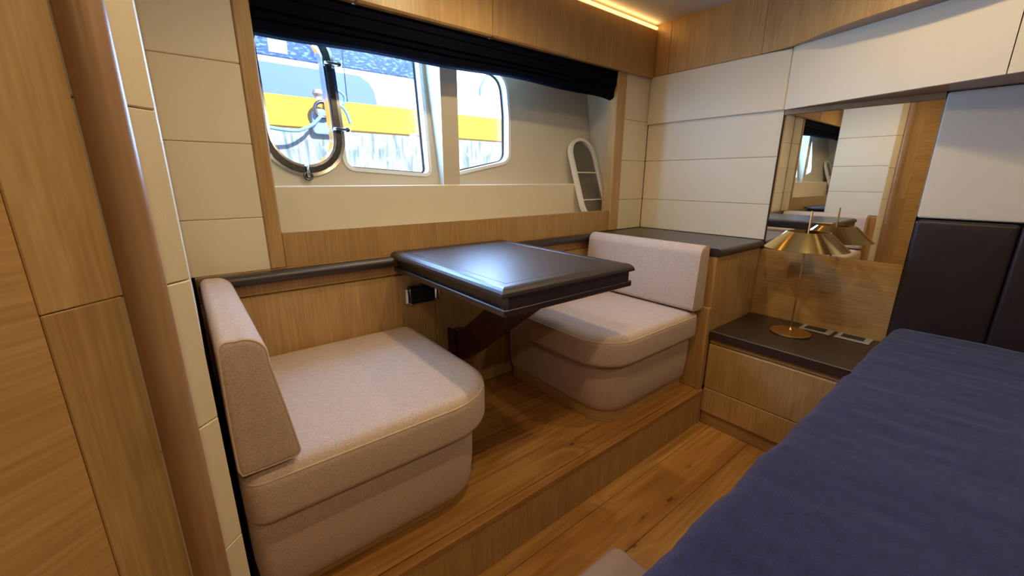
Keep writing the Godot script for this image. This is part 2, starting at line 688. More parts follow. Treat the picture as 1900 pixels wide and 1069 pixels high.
func build_window_wall() -> void:
	var w := structure("wall_back", "window wall of cream tiles and oak around the long hull opening")
	# carcass behind the facing
	slab(w, "backing", Vector3(-0.2, 0.0, -1.74), Vector3(0.262, 2.2, -1.69), M.dark_gap, 0.0)
	slab(w, "backing", Vector3(2.128, 0.0, -1.74), Vector3(2.6, 2.2, -1.69), M.dark_gap, 0.0)
	slab(w, "backing", Vector3(0.262, 0.0, -1.74), Vector3(2.128, 0.96, -1.69), M.dark_gap, 0.0)
	slab(w, "backing", Vector3(0.262, 1.87, -1.74), Vector3(2.128, 2.2, -1.69), M.dark_gap, 0.0)
	# lower panel, set back strip
	slab(w, "lower_panel", Vector3(0.0, 0.2, -1.69), Vector3(0.86, 0.843, -1.656), M.oak_v0, 0.002)
	slab(w, "lower_panel", Vector3(0.862, 0.2, -1.69), Vector3(1.97, 0.843, -1.656), M.oak_v1, 0.002)
	slab(w, "upper_strip", Vector3(0.0, 0.846, -1.69), Vector3(1.97, 0.932, -1.672), M.oak_v2, 0.001)
	# oak under the opening and its upright trims
	slab(w, "sill_panel", Vector3(0.272, 0.932, -1.692), Vector3(2.118, 1.06, ZW - 0.004), M.oak_v3, 0.002)
	slab(w, "opening_trim", Vector3(0.222, 0.932, -1.745), Vector3(0.271, 1.9, ZW + 0.004), M.oak_v1, 0.004)
	slab(w, "opening_trim", Vector3(2.119, 0.932, -1.745), Vector3(2.205, 1.9, ZW + 0.004), M.oak_v0, 0.004)
	# tiles
	var ys := [0.932, 1.118, 1.36, 1.603, 1.9]
	for i in 4:
		slab(w, "tile", Vector3(-0.12, ys[i] + 0.0006, -1.69), Vector3(0.2215, ys[i + 1] - 0.0006, ZW), M["tile%d" % (i % 3)], 0.0025)
	var yr := [0.932, 1.121, 1.364, 1.603, 1.9]
	for i in 4:
		slab(w, "tile", Vector3(2.2055, yr[i] + 0.0006, -1.69), Vector3(2.456, yr[i + 1] - 0.0006, ZW), M["tile%d" % ((i + 1) % 3)], 0.0025)
	# header
	var hx := [-0.15, 0.604, 1.203, 2.438]
	for i in 3:
		slab(w, "header_panel", Vector3(hx[i] + 0.0006, 1.856, -1.69), Vector3(hx[i + 1] - 0.0006, 2.124, -1.645), M["oak_v%d" % [2, 0, 1][i]], 0.007)
	# hand rail (its two lengths stop at the table)
	var prof := PackedVector2Array()
	prof.append(Vector2(-1.670, 0.888))
	prof.append(Vector2(-1.648, 0.888))
	prof.append_array(arc_points(Vector2(-1.644, 0.910), 0.021, -90, 90, 12))
	prof.append(Vector2(-1.670, 0.931))
	for s in [[0.006, 0.664, "dark wenge rail along the window wall behind the left seat"], [1.286, 1.955, "dark wenge rail along the window wall between table and right backrest"]]:
		var r := thing("hand_rail", s[2], "rail", Vector3((s[0] + s[1]) * 0.5, 0.888, -1.672), "wenge rails under the window")
		var l: float = (s[1] - s[0]) * 0.5
		var pr := PackedVector2Array()
		for v in prof:
			pr.append(v - Vector2(-1.672, 0.888))
		part(r, "rail_bar", extrude(pr, -l, l, 0), M.wenge)
	# folded dark blind under the header
	var b := thing("window_blind", "folded navy blind under the oak header across the window opening", "blind", Vector3(1.2, 1.72, -1.70))
	var bp := PackedVector2Array([Vector2(-0.030, 0.134), Vector2(-0.030, 0.0)])
	bp.append_array(PackedVector2Array([Vector2(-0.024, -0.004), Vector2(-0.006, 0.001), Vector2(0.004, 0.008), Vector2(0.006, 0.030), Vector2(0.001, 0.034), Vector2(0.010, 0.040), Vector2(0.013, 0.052), Vector2(0.009, 0.056), Vector2(0.020, 0.062), Vector2(0.020, 0.134)]))
	var rings := []
	for k in 25:
		var x := -0.926 + 1.844 * k / 24.0
		var sag := 0.004 * sin(x * 9.0) + (0.006 * sin(x * 3.1 + 1.0)) - 0.010 * smoothstep(0.8, 0.918, x)
		var ring := PackedVector3Array()
		for v in bp:
			ring.append(Vector3(x, v.y + sag * clampf((0.07 - v.y) / 0.07, 0.0, 1.0), v.x))
		rings.append(ring)
	part(b, "folded_fabric", loft(rings, false), M.blind)
	slab(b, "head_rail", Vector3(-0.925, 0.1, -0.029), Vector3(0.917, 0.135, 0.026), M.blind, 0.003)

# ------------------------------------------------------------------ hull side
func hz(y: float) -> float:
	return -1.935 - 0.16 * (y - 1.53)

func hull_pt(p: Vector2, d := 0.0) -> Vector3:
	return Vector3(p.x, p.y, hz(p.y) + d)

func smooth_poly(pts: Array, rad: Array) -> PackedVector2Array:
	var o := PackedVector2Array()
	var n := pts.size()
	for i in n:
		var p: Vector2 = pts[i]
		var a: Vector2 = (pts[(i + n - 1) % n] - p)
		var b: Vector2 = (pts[(i + 1) % n] - p)
		var r: float = minf(rad[i], minf(a.length(), b.length()) * 0.49)
		if r < 0.001:
			o.append(p)
			continue
		var p0 := p + a.normalized() * r
		var p2 := p + b.normalized() * r
		for k in 9:
			var t := k / 8.0
			o.append(p0.lerp(p, t).lerp(p.lerp(p2, t), t))
	return o

func stadium(lo: Vector2, hi: Vector2, n := 14) -> PackedVector2Array:
	var r := (hi.x - lo.x) * 0.5
	var cx := (hi.x + lo.x) * 0.5
	var o := arc_points(Vector2(cx, lo.y + r), r, 180, 360, n)
	o.append_array(arc_points(Vector2(cx, hi.y - r), r, 0, 180, n))
	return o

# ring between two outlines on the hull plane, from depth d0 to d1
func hull_ring(outer: PackedVector2Array, inner: PackedVector2Array, d0: float, d1: float) -> ArrayMesh:
	var r := [PackedVector3Array(), PackedVector3Array(), PackedVector3Array(), PackedVector3Array()]
	for i in outer.size():
		r[0].append(hull_pt(outer[i], d0))
		r[1].append(hull_pt(outer[i], d1))
		r[2].append(hull_pt(inner[i], d1))
		r[3].append(hull_pt(inner[i], d0))
	var t := PackedVector3Array()
	var sg := PackedInt32Array()
	var n := outer.size()
	for k in 4:
		var a: PackedVector3Array = r[k]
		var b: PackedVector3Array = r[(k + 1) % 4]
		for i in n:
			var j := (i + 1) % n
			t.append_array(PackedVector3Array([a[i], a[j], b[j], a[i], b[j], b[i]]))
			sg.append_array(PackedInt32Array([k + 1, k + 1]))
	return finish(t, sg)

func hull_plate(poly: PackedVector2Array, d0: float, d1: float) -> ArrayMesh:
	var n := poly.size()
	var p := poly.duplicate()
	if Geometry2D.is_polygon_clockwise(p):
		p.reverse()
	var t := PackedVector3Array()
	for i in n:
		var j := (i + 1) % n
		var a := hull_pt(p[i], d0)
		var b := hull_pt(p[j], d0)
		var c := hull_pt(p[j], d1)
		var d := hull_pt(p[i], d1)
		t.append_array(PackedVector3Array([a, b, c, a, c, d]))
	var idx := Geometry2D.triangulate_polygon(p)
	for k in range(0, idx.size(), 3):
		var q := [p[idx[k]], p[idx[k + 1]], p[idx[k + 2]]]
		if (q[1] - q[0]).cross(q[2] - q[0]) < 0.0:
			q = [q[0], q[2], q[1]]
		t.append_array(PackedVector3Array([hull_pt(q[0], d0), hull_pt(q[2], d0), hull_pt(q[1], d0), hull_pt(q[0], d1), hull_pt(q[1], d1), hull_pt(q[2], d1)]))
	return finish(t, PackedInt32Array([-1]))

func build_hull() -> void:
	var port := stadium(Vector2(0.285, 1.268), Vector2(0.590, 1.872))
	var port_in := stadium(Vector2(0.318, 1.301), Vector2(0.557, 1.839))
	var w2 := smooth_poly([Vector2(0.600, 1.845), Vector2(0.594, 1.297), Vector2(0.985, 1.272), Vector2(1.0, 1.845)], [0.03, 0.04, 0.03, 0.03])
	var w3 := smooth_poly([Vector2(1.10, 1.81), Vector2(1.10, 1.272), Vector2(1.20, 1.292), Vector2(1.488, 1.348), Vector2(1.517, 1.60), Vector2(1.520, 1.812)], [0.03, 0.03, 0.0, 0.05, 0.02, 0.12])
	# inner liner with the three openings: one plate per upright strip, each cut by the outlines
	var wl := structure("wall_hull", "off-white hull liner behind the window opening")
	var cuts := [0.15, 0.4375, 0.80, 1.30, 2.21]
	for i in 4:
		var strip := PackedVector2Array([Vector2(cuts[i], 1.0), Vector2(cuts[i + 1], 1.0), Vector2(cuts[i + 1], 1.93), Vector2(cuts[i], 1.93)])
		var pieces := [strip]
		for hole in [port, w2, w3]:
			var next := []
			for p in pieces:
				next.append_array(Geometry2D.clip_polygons(p, hole))
			pieces = next
		for p in pieces:
			part(wl, "liner", hull_plate(p, -0.055, 0.0), M.liner)
	# closed recess behind the opening
	slab(wl, "recess_end", Vector3(0.10, 0.9, -2.08), Vector3(0.222, 1.95, -1.741), M.liner, 0.0)
	slab(wl, "recess_end", Vector3(2.196, 0.9, -2.08), Vector3(2.30, 1.95, -1.741), M.liner, 0.0)
	slab(wl, "recess_top", Vector3(0.10, 1.872, -2.06), Vector3(2.30, 2.2, -1.735), M.liner, 0.0)
	slab(wl, "recess_floor", Vector3(0.222, 0.86, -2.0), Vector3(2.196, 0.985, -1.741), M.ledge, 0.0)
	slab(wl, "ledge_box", Vector3(0.222, 0.985, -1.90), Vector3(2.196, 1.2215, -1.83), M.ledge, 0.004)
	# rib between the two long panes
	var rib := PackedVector2Array([Vector2(1.028, -1.99), Vector2(1.036, -1.842), Vector2(1.128, -1.842), Vector2(1.122, -1.99)])
	part(wl, "rib", extrude(rib, 1.20, 1.9, 1), M.liner)
	# windows
	var wins := [["window_1", port, port_in, 0.0], ["window_2", w2, inset(w2, 0.012), 1.0], ["window_3", w3, inset(w3, 0.012), 1.0]]
	for k in wins:
		var ws := structure(k[0])
		if k[3] < 0.5:
			ws.set_meta("label", "oval opening porthole in a dark ring with chrome latches")
			part(ws, "outer_ring", hull_ring(inset(port, -0.010), inset(port, 0.006), -0.004, 0.010), M.chrome)
			part(ws, "gasket", hull_ring(inset(port, 0.004), inset(port, 0.026), -0.052, 0.016), M.rubber)
			part(ws, "inner_ring", hull_ring(inset(port, 0.025), inset(port, 0.035), -0.058, 0.006), M.chrome)
			part(ws, "pane", hull_plate(inset(port, 0.030), -0.046, -0.041), M.glass)
			for q in [Vector2(0.592, 1.712), Vector2(0.590, 1.452)]:
				var la := part(ws, "latch", tube(PackedVector3Array([Vector3(-0.03, 0.0, 0.0), Vector3(-0.02, 0, 0.012), Vector3(0.012, -0.002, 0.014), Vector3(0.02, -0.002, 0.008)]), 0.0075), M.steel_dark, hull_pt(q, 0.016))
				part(la, "knob", lathe([Vector2(0, -0.011), Vector2(0.008, -0.009), Vector2(0.012, 0.0), Vector2(0.008, 0.009), Vector2(0, 0.011)], 14, 1.0), M.steel_dark, Vector3(0.022, -0.002, 0.010))
			var hook := part(ws, "latch", tube(PackedVector3Array([Vector3(0, 0.035, 0.0), Vector3(0, 0.02, 0.012), Vector3(0, -0.01, 0.016), Vector3(0, -0.022, 0.004)]), 0.006), M.chrome, hull_pt(Vector2(0.43, 1.272), 0.012))
			var ringp := PackedVector3Array()
			for i in 16:
				var a := TAU * i / 16
				ringp.append(Vector3(cos(a) * 0.015, -0.014 + sin(a) * 0.013, 0.008))
			part(hook, "eye", tube(ringp, 0.005, true), M.steel_dark)
		else:
			ws.set_meta("label", "fixed hull pane left of the rib" if k[0] == "window_2" else "fixed hull pane with rounded corners right of the rib")
			part(ws, "frame", hull_ring(inset(k[1], -0.014), inset(k[1], 0.002), -0.056, 0.006), M.frame_white)
			part(ws, "gasket", hull_ring(inset(k[1], 0.001), inset(k[1], 0.007), -0.052, -0.040), M.rubber)
			part(ws, "pane", hull_plate(inset(k[1], 0.003), -0.050, -0.044), M.glass)
	# added unseen area light in each opening, pane-sized, to strengthen the daylight indoors
	for k in [["window_1", Vector2(0.4375, 1.57), Vector2(0.20, 0.46), 0.6], ["window_2", Vector2(0.797, 1.56), Vector2(0.36, 0.5), 1.3], ["window_3", Vector2(1.33, 1.56), Vector2(0.30, 0.44), 1.1]]:
		var al := AreaLight3D.new()
		al.name = "added_window_fill"
		al.light_color = Color(0.56, 0.76, 1.0)
		al.light_energy = k[3]
		al.area_size = k[2]
		al.area_range = 8.0
		al.shadow_enabled = true
		get_node(NodePath(k[0])).add_child(al)
		al.position = hull_pt(k[1], -0.035)
		al.rotation = Vector3(atan2(0.16, 1.0), PI, 0)
	# insect screen of the porthole leaning on the hull
	var s := thing("porthole_screen", "arched cream framed porthole screen leaning in the window recess corner", "screen", Vector3(2.068, 0.985, -1.712))
	s.rotation.x = -atan2(0.185, 0.5)
	var so := stadium(Vector2(-0.118, 0.008), Vector2(0.118, 0.552))
	var si := stadium(Vector2(-0.099, 0.027), Vector2(0.099, 0.533))
	var fr := PackedVector3Array()
	var sgs := PackedInt32Array()
	var rr := [[so, 0.002], [so, -0.028], [si, -0.028], [si, 0.002]]
	for k in 4:
		var a: PackedVector2Array = rr[k][0]
		var b: PackedVector2Array = rr[(k + 1) % 4][0]
		for i in a.size():
			var j := (i + 1) % a.size()
			var a0 := Vector3(a[i].x, a[i].y, rr[k][1])
			var a1 := Vector3(a[j].x, a[j].y, rr[k][1])
			var b0 := Vector3(b[i].x, b[i].y, rr[(k + 1) % 4][1])
			var b1 := Vector3(b[j].x, b[j].y, rr[(k + 1) % 4][1])
			fr.append_array(PackedVector3Array([a0, a1, b1, a0, b1, b0]))
			sgs.append_array(PackedInt32Array([k + 1, k + 1]))
	part(s, "frame", finish(fr, sgs), M.screen_frame)
	part(s, "mesh_panel", extrude(inset(si, -0.003), -0.020, -0.017, 2), M.screen)
	for y in [0.152, 0.33]:
		slab(s, "crossbar", Vector3(-0.099, y - 0.004, -0.017), Vector3(0.099, y + 0.004, -0.012), M.screen_frame, 0.001)

# ------------------------------------------------------------------ right wall
const XR := 2.457

# board following a curve of (z, x) points, thick outwards, between two heights
func curved_board(pts: Array, y0: float, y1: float, thick: float) -> ArrayMesh:
	var p := PackedVector2Array()
	for v in pts:
		p.append(Vector2(v.y, v.x))
	for i in range(pts.size() - 1, -1, -1):
		p.append(Vector2(pts[i].y + thick, pts[i].x))
	return extrude(p, y0, y1, 1, 0.5)

func smooth_curve(pts: Array, n: int) -> Array:
	var c := Curve2D.new()
	for i in pts.size():
		var a: Vector2 = pts[maxi(i - 1, 0)]
		var b: Vector2 = pts[mini(i + 1, pts.size() - 1)]
		var t := (b - a) / 6.0
		c.add_point(pts[i], -t if i > 0 else Vector2.ZERO, t if i < pts.size() - 1 else Vector2.ZERO)
	var out := []
	var l := c.get_baked_length()
	for i in n + 1:
		out.append(c.sample_baked(l * i / n, true))
	return out

func build_right_wall() -> void:
	var w := structure("wall_right", "headboard wall of cream panels under a curved oak band")
	slab(w, "backing", Vector3(2.475, 0.0, -1.75), Vector3(2.62, 2.25, 1.85), M.dark_gap, 0.0)
	var ys := [0.932, 1.121, 1.364, 1.60]
	for i in 3:
		slab(w, "tile", Vector3(XR, ys[i] + 0.0006, -1.674), Vector3(2.475, ys[i + 1] - 0.0006, -0.888), M["tile%d" % ((i + 2) % 3)], 0.0025)
	var tr := structure("trim_2", "cream panels and curved oak band that swing out over the bed")
	# proud cream panels; beyond the mirror they swing out over the bed
	slab(tr, "upper_panel", Vector3(2.441, 1.587, -1.674), Vector3(2.475, 1.866, -0.887), M.tile1, 0.004)
	var curve := smooth_curve([Vector2(-0.885, 2.441), Vector2(-0.861, 2.428), Vector2(-0.72, 2.384), Vector2(-0.574, 2.334), Vector2(-0.342, 2.259), Vector2(-0.153, 2.195)], 14)
	part(tr, "upper_panel", curved_board(curve, 1.587, 1.868, 0.02), M.tile0)
	var curve2 := smooth_curve([Vector2(-0.150, 2.194), Vector2(0.1, 2.13), Vector2(0.5, 2.08), Vector2(1.8, 2.06)], 12)
	part(tr, "upper_panel", curved_board(curve2, 1.587, 1.868, 0.02), M.tile2)
	var sof := PackedVector2Array()
	for v in curve:
		sof.append(Vector2(v.y + 0.006, v.x))
	for v in curve2:
		sof.append(Vector2(v.y + 0.006, v.x))
	sof.append(Vector2(2.476, 1.8))
	sof.append(Vector2(2.476, -0.885))
	part(tr, "soffit", extrude(sof, 1.588, 1.606, 1), M.post)
	# oak band under the ceiling
	slab(tr, "oak_band", Vector3(2.440, 1.867, -1.69), Vector3(2.475, 2.17, -1.556), M.oak_v2, 0.002)
	slab(tr, "oak_band", Vector3(2.440, 1.867, -1.555), Vector3(2.475, 2.17, -1.031), M.oak_v0, 0.002)
	var c3 := smooth_curve([Vector2(-1.030, 2.440), Vector2(-0.95, 2.430), Vector2(-0.857, 2.400), Vector2(-0.693, 2.288), Vector2(-0.522, 2.213), Vector2(-0.416, 2.178), Vector2(-0.2, 2.125), Vector2(0.1, 2.09), Vector2(0.6, 2.07), Vector2(1.8, 2.06)], 36)
	part(tr, "oak_band", curved_board(c3, 1.868, 2.17, 0.02), M.oak_v1)
	var sof2 := PackedVector2Array()
	for v in c3:
		sof2.append(Vector2(v.y + 0.006, v.x))
	sof2.append(Vector2(2.476, 1.8))
	sof2.append(Vector2(2.476, -1.03))
	part(tr, "band_soffit", extrude(sof2, 1.8685, 1.885, 1), M.post)
	# oak panel below the mirror, padded white panel right of it
	slab(w, "oak_panel", Vector3(XR, 0.15, -0.90), Vector3(2.475, 0.885, -0.313), M.oak_u1, 0.002)
	slab(w, "mirror_trim", Vector3(XR - 0.004, 1.563, -0.886), Vector3(2.475, 1.589, -0.313), M.post, 0.002)
	slab(w, "mirror_trim", Vector3(XR - 0.004, 0.885, -0.888), Vector3(2.475, 1.589, -0.884), M.taupe_dark, 0.001)
	var pad := round_rect(Vector2(1.094, -0.311), Vector2(1.586, 1.75), [0.01, 0.01, 0.01, 0.01], 4)
	var pp := PackedVector2Array()
	for v in pad:
		pp.append(Vector2(v.y, v.x))
	part(tr, "padded_panel", pillow(pp, 2.450, 2.476, 0.008, 0.002, 0, 0.004, 0.0), M.padded)
	var mr := thing("wall_mirror", "large frameless mirror behind the brass lamp", "mirror", Vector3(2.466, 1.225, -0.598))
	slab(mr, "glass", Vector3(-0.006, -0.339, -0.285), Vector3(0.006, 0.338, 0.285), M.mirror, 0.001)
	# headboard
	var hb := thing("headboard", "dark brown padded leather headboard at the head of the bed", "headboard", Vector3(2.44, 0.35, 0.3))
	var zs := [-0.308, -0.020, 0.30, 0.62, 0.94, 1.30]
	for i in 5:
		var q := round_rect(Vector2(zs[i] + 0.001 - 0.3, 0.0), Vector2(zs[i + 1] - 0.001 - 0.3, 0.738), [0.016, 0.016, 0.016, 0.016], 6)
		part(hb, "pad", pillow(q, -0.022, 0.034, 0.014, 0.004, 0, 0.006, 0.0), M.headboard)

# ------------------------------------------------------------------ entry side, left
func build_entry_side() -> void:
	var w := structure("wall_left", "side wall of cream tiles behind the left backrest")
	slab(w, "backing", Vector3(-0.10, 0.0, -1.70), Vector3(-0.020, 2.2, -0.905), M.dark_gap, 0.0)
	var ys := [0.932, 1.141, 1.37, 1.62, 1.9]
	for i in 4:
		slab(w, "tile", Vector3(-0.020, ys[i] + 0.001, -1.288), Vector3(-0.007, ys[i + 1] - 0.001, -0.8815), M["tile%d" % (i % 3)], 0.0025)
	slab(w, "oak_panel", Vector3(-0.020, 0.2, -1.66), Vector3(-0.008, 0.93, -0.884), M.oak_v2, 0.001)
	slab(w, "oak_band", Vector3(-0.03, 1.90, -1.66), Vector3(-0.004, 2.17, -0.88), M.oak_v1, 0.002)
	var mr := thing("side_mirror", "narrow side mirror by the window seen reflected in the large mirror", "mirror", Vector3(-0.014, 1.416, -1.48))
	slab(mr, "glass", Vector3(-0.006, -0.483, -0.19), Vector3(0.006, 0.483, 0.19), M.mirror, 0.001)
	# splayed pilaster: local x runs along the face towards the window, local z is its front
	var d := Vector3(0.75, 0, -0.6614)
	var nrm := Vector3(0.6614, 0, 0.75)
	var p := structure("wall_entry", "splayed cream tiled pilaster beside the left seat")
	p.transform = Transform3D(Basis(d, Vector3.UP, nrm), Vector3(-0.0055, 0, -0.88))
	slab(p, "backing", Vector3(-0.20, 0.0, -0.06), Vector3(-0.004, 2.17, -0.012), M.dark_gap, 0.0)
	var yp := [0.0, 0.28, 0.547, 0.816, 1.082, 1.351, 1.62, 1.89, 2.17]
	for i in 8:
		slab(p, "tile", Vector3(-0.16, yp[i] + 0.0008, -0.012), Vector3(0.0, yp[i + 1] - 0.0008, 0.0), M["tile%d" % (i % 3)], 0.002)
	# rounded oak post of the door
	var t1 := structure("trim_1", "rounded oak door post at the left edge")
	t1.transform = p.transform
	var prof := PackedVector2Array([Vector2(-0.108, 0.001), Vector2(-0.108, 0.012)])
	prof.append_array(arc_points(Vector2(-0.088, 0.012), 0.0195, 170, 90, 8))
	prof.append_array(arc_points(Vector2(-0.078, 0.008), 0.0235, 88, 0, 12))
	prof.append(Vector2(-0.0545, 0.001))
	part(t1, "post", extrude(prof, 0.0, 2.17, 1, 0.7), M.post)
	var dr := structure("door_1", "oak door panels at the far left")
	dr.transform = p.transform
	slab(dr, "backing", Vector3(-1.5, 0.0, -0.06), Vector3(-0.20, 2.17, -0.013), M.dark_gap, 0.0)
	slab(dr, "stile", Vector3(-0.2035, 1.0835, -0.013), Vector3(-0.1095, 2.17, 0.001), M.oak_v0, 0.0015)
	slab(dr, "stile", Vector3(-0.2035, 0.0, -0.013), Vector3(-0.1095, 1.0825, 0.001), M.oak_v3, 0.0015)
	slab(dr, "door_panel", Vector3(-1.5, 0.0, -0.013), Vector3(-0.2045, 2.17, 0.001), M.oak_u2, 0.0015)

# ------------------------------------------------------------------ the rest of the cabin, behind the camera
func build_shell() -> void:
	var c := structure("ceiling", "plain warm white cabin ceiling")
	slab(c, "ceiling_board", Vector3(-1.7, 2.152, -1.74), Vector3(2.62, 2.26, 1.9), M.ceiling, 0.0)
	var f := structure("wall_front")
	slab(f, "panel", Vector3(-1.7, 0.0, 1.80), Vector3(2.62, 2.2, 1.9), M.shell, 0.0)
	var l := structure("wall_aft")
	slab(l, "panel", Vector3(-1.7, 0.0, 0.05), Vector3(-1.05, 2.2, 1.85), M.oak_v1, 0.0)
	# outer skin that keeps daylight out except through the windows
	var s := structure("wall_outer")
	slab(s, "skin", Vector3(-1.7, -0.5, -2.10), Vector3(0.10, 2.3, -1.745), M.frame_white, 0.0)
	slab(s, "skin", Vector3(2.30, -0.5, -2.10), Vector3(2.75, 2.3, -1.752), M.frame_white, 0.0)
	slab(s, "skin", Vector3(0.10, -0.5, -1.99), Vector3(2.30, 0.86, -1.745), M.frame_white, 0.0)
	slab(s, "skin", Vector3(-1.7, -0.5, -1.75), Vector3(-1.56, 2.3, 1.9), M.frame_white, 0.0)

# ------------------------------------------------------------------ seats
func build_seats() -> void:
	# left: faces +x; right: faces -x
	var l := thing("dinette_bench", "beige upholstered dinette bench with sloped backrest left of the table", "bench", Vector3(0.35, PLAT, -1.3), "dinette benches")
	var r := thing("dinette_bench", "beige upholstered dinette bench right of the table, backed by the dark counter", "bench", Vector3(1.6, PLAT, -1.3), "dinette benches")
	# heights are given above the platform
	for side in 2:
		var o := l if side == 0 else r
		var off := o.position
		var lo_x := 0.006 if side == 0 else 1.222
		var hi_x := 0.728 if side == 0 else 1.930
		var rr := [0.048, 0.06, 0.20, 0.048] if side == 0 else [0.06, 0.048, 0.048, 0.17]
		var zb := -1.652 - off.z
		var zf := (-0.928 if side == 0 else -0.925) - off.z
		var a := lo_x - off.x
		var b := hi_x - off.x
		var plan := round_rect(Vector2(a, zb), Vector2(b, zf), rr, 12)
		var cu := part(o, "seat_cushion", pillow(plan, 0.288, 0.424, 0.022, 0.040, 1, 0.0, 0.004), M.fabric)
		# seam piping round the upper rim
		var pth := PackedVector3Array()
		for v in inset(plan, 0.0055):
			pth.append(Vector3(v.x, 0.401, v.y))
		part(cu, "piping", tube(pth, 0.0032, true, 6), M.piping)
		# upholstered base, drawn in from the cushion
		var ba := a + (0.0 if side == 0 else 0.055)
		var bb := b - (0.055 if side == 0 else 0.0)
		var bf := zf - 0.032
		var brr := [0.04, 0.045, 0.15, 0.04] if side == 0 else [0.045, 0.04, 0.04, 0.14]
		var p1 := round_rect(Vector2(ba, zb), Vector2(bb, bf), brr, 12)
		var rings := []
		var c0 := Vector2((ba + bb) * 0.5, (zb + bf) * 0.5)
		for k in [[0.30, 0.05, 0.015], [0.6, 0.05, 0.015], [1.0, 0.05, 0.032], [1.0, 0.053, 0.022], [1.0, 0.062, 0.014], [1.0, 0.085, 0.007], [1.0, 0.16, 0.001], [1.0, 0.22, 0.0], [1.0, 0.288, 0.002], [0.6, 0.290, 0.002], [0.3, 0.290, 0.002]]:
			var ring := PackedVector3Array()
			for v in inset(p1, k[2]):
				var q: Vector2 = c0.lerp(v, k[0])
				ring.append(Vector3(q.x, k[1], q.y))
			rings.append(ring)
		part(o, "seat_base", loft(rings), M.fabric)
		var pin := inset(p1, 0.020 if side == 1 else 0.055)
		part(o, "plinth", extrude(pin, 0.001, 0.052, 1, 0.5), M.oak_u2)
		# backrest
		var bp := PackedVector2Array()
		if side == 0:
			bp.append_array(PackedVector2Array([Vector2(0.012, 0.432), Vector2(0.06, 0.432)]))
			bp.append_array(arc_points(Vector2(0.112, 0.452), 0.018, -90, 10, 5))
			bp.append_array(PackedVector2Array([Vector2(0.118, 0.54), Vector2(0.106, 0.62), Vector2(0.097, 0.68)]))
			bp.append_array(arc_points(Vector2(0.052, 0.694), 0.045, 5, 100, 10))
			bp.append_array(arc_points(Vector2(0.030, 0.720), 0.020, 95, 175, 5))
			bp.append_array(PackedVector2Array([Vector2(0.008, 0.66), Vector2(0.006, 0.55), Vector2(0.006, 0.45)]))
		else:
			bp.append_array(PackedVector2Array([Vector2(1.932, 0.434), Vector2(1.90, 0.431)]))
			bp.append_array(arc_points(Vector2(1.862, 0.452), 0.020, -90, -185, 5))
			bp.append_array(PackedVector2Array([Vector2(1.846, 0.54), Vector2(1.852, 0.62), Vector2(1.858, 0.69)]))
			bp.append_array(arc_points(Vector2(1.905, 0.702), 0.047, 175, 85, 10))
			bp.append_array(arc_points(Vector2(1.922, 0.726), 0.020, 85, 5, 5))
			bp.append_array(PackedVector2Array([Vector2(1.942, 0.66), Vector2(1.943, 0.55), Vector2(1.943, 0.45)]))
		var q2 := PackedVector2Array()
		for v in bp:
			q2.append(Vector2(v.x - off.x, v.y))
		var z0 := -1.612 - off.z
		var z1 := (-0.935 if side == 0 else -0.925) - off.z
		var bk := part(o, "backrest", pillow(q2, z0, z1, 0.012, 0.012, 2, 0.0, 0.002), M.fabric)
		var pp := PackedVector3Array()
		for v in inset(q2, 0.003):
			pp.append(Vector3(v.x, v.y, z1 - 0.004))
		part(bk, "piping", tube(pp, 0.0028, true, 6), M.piping)

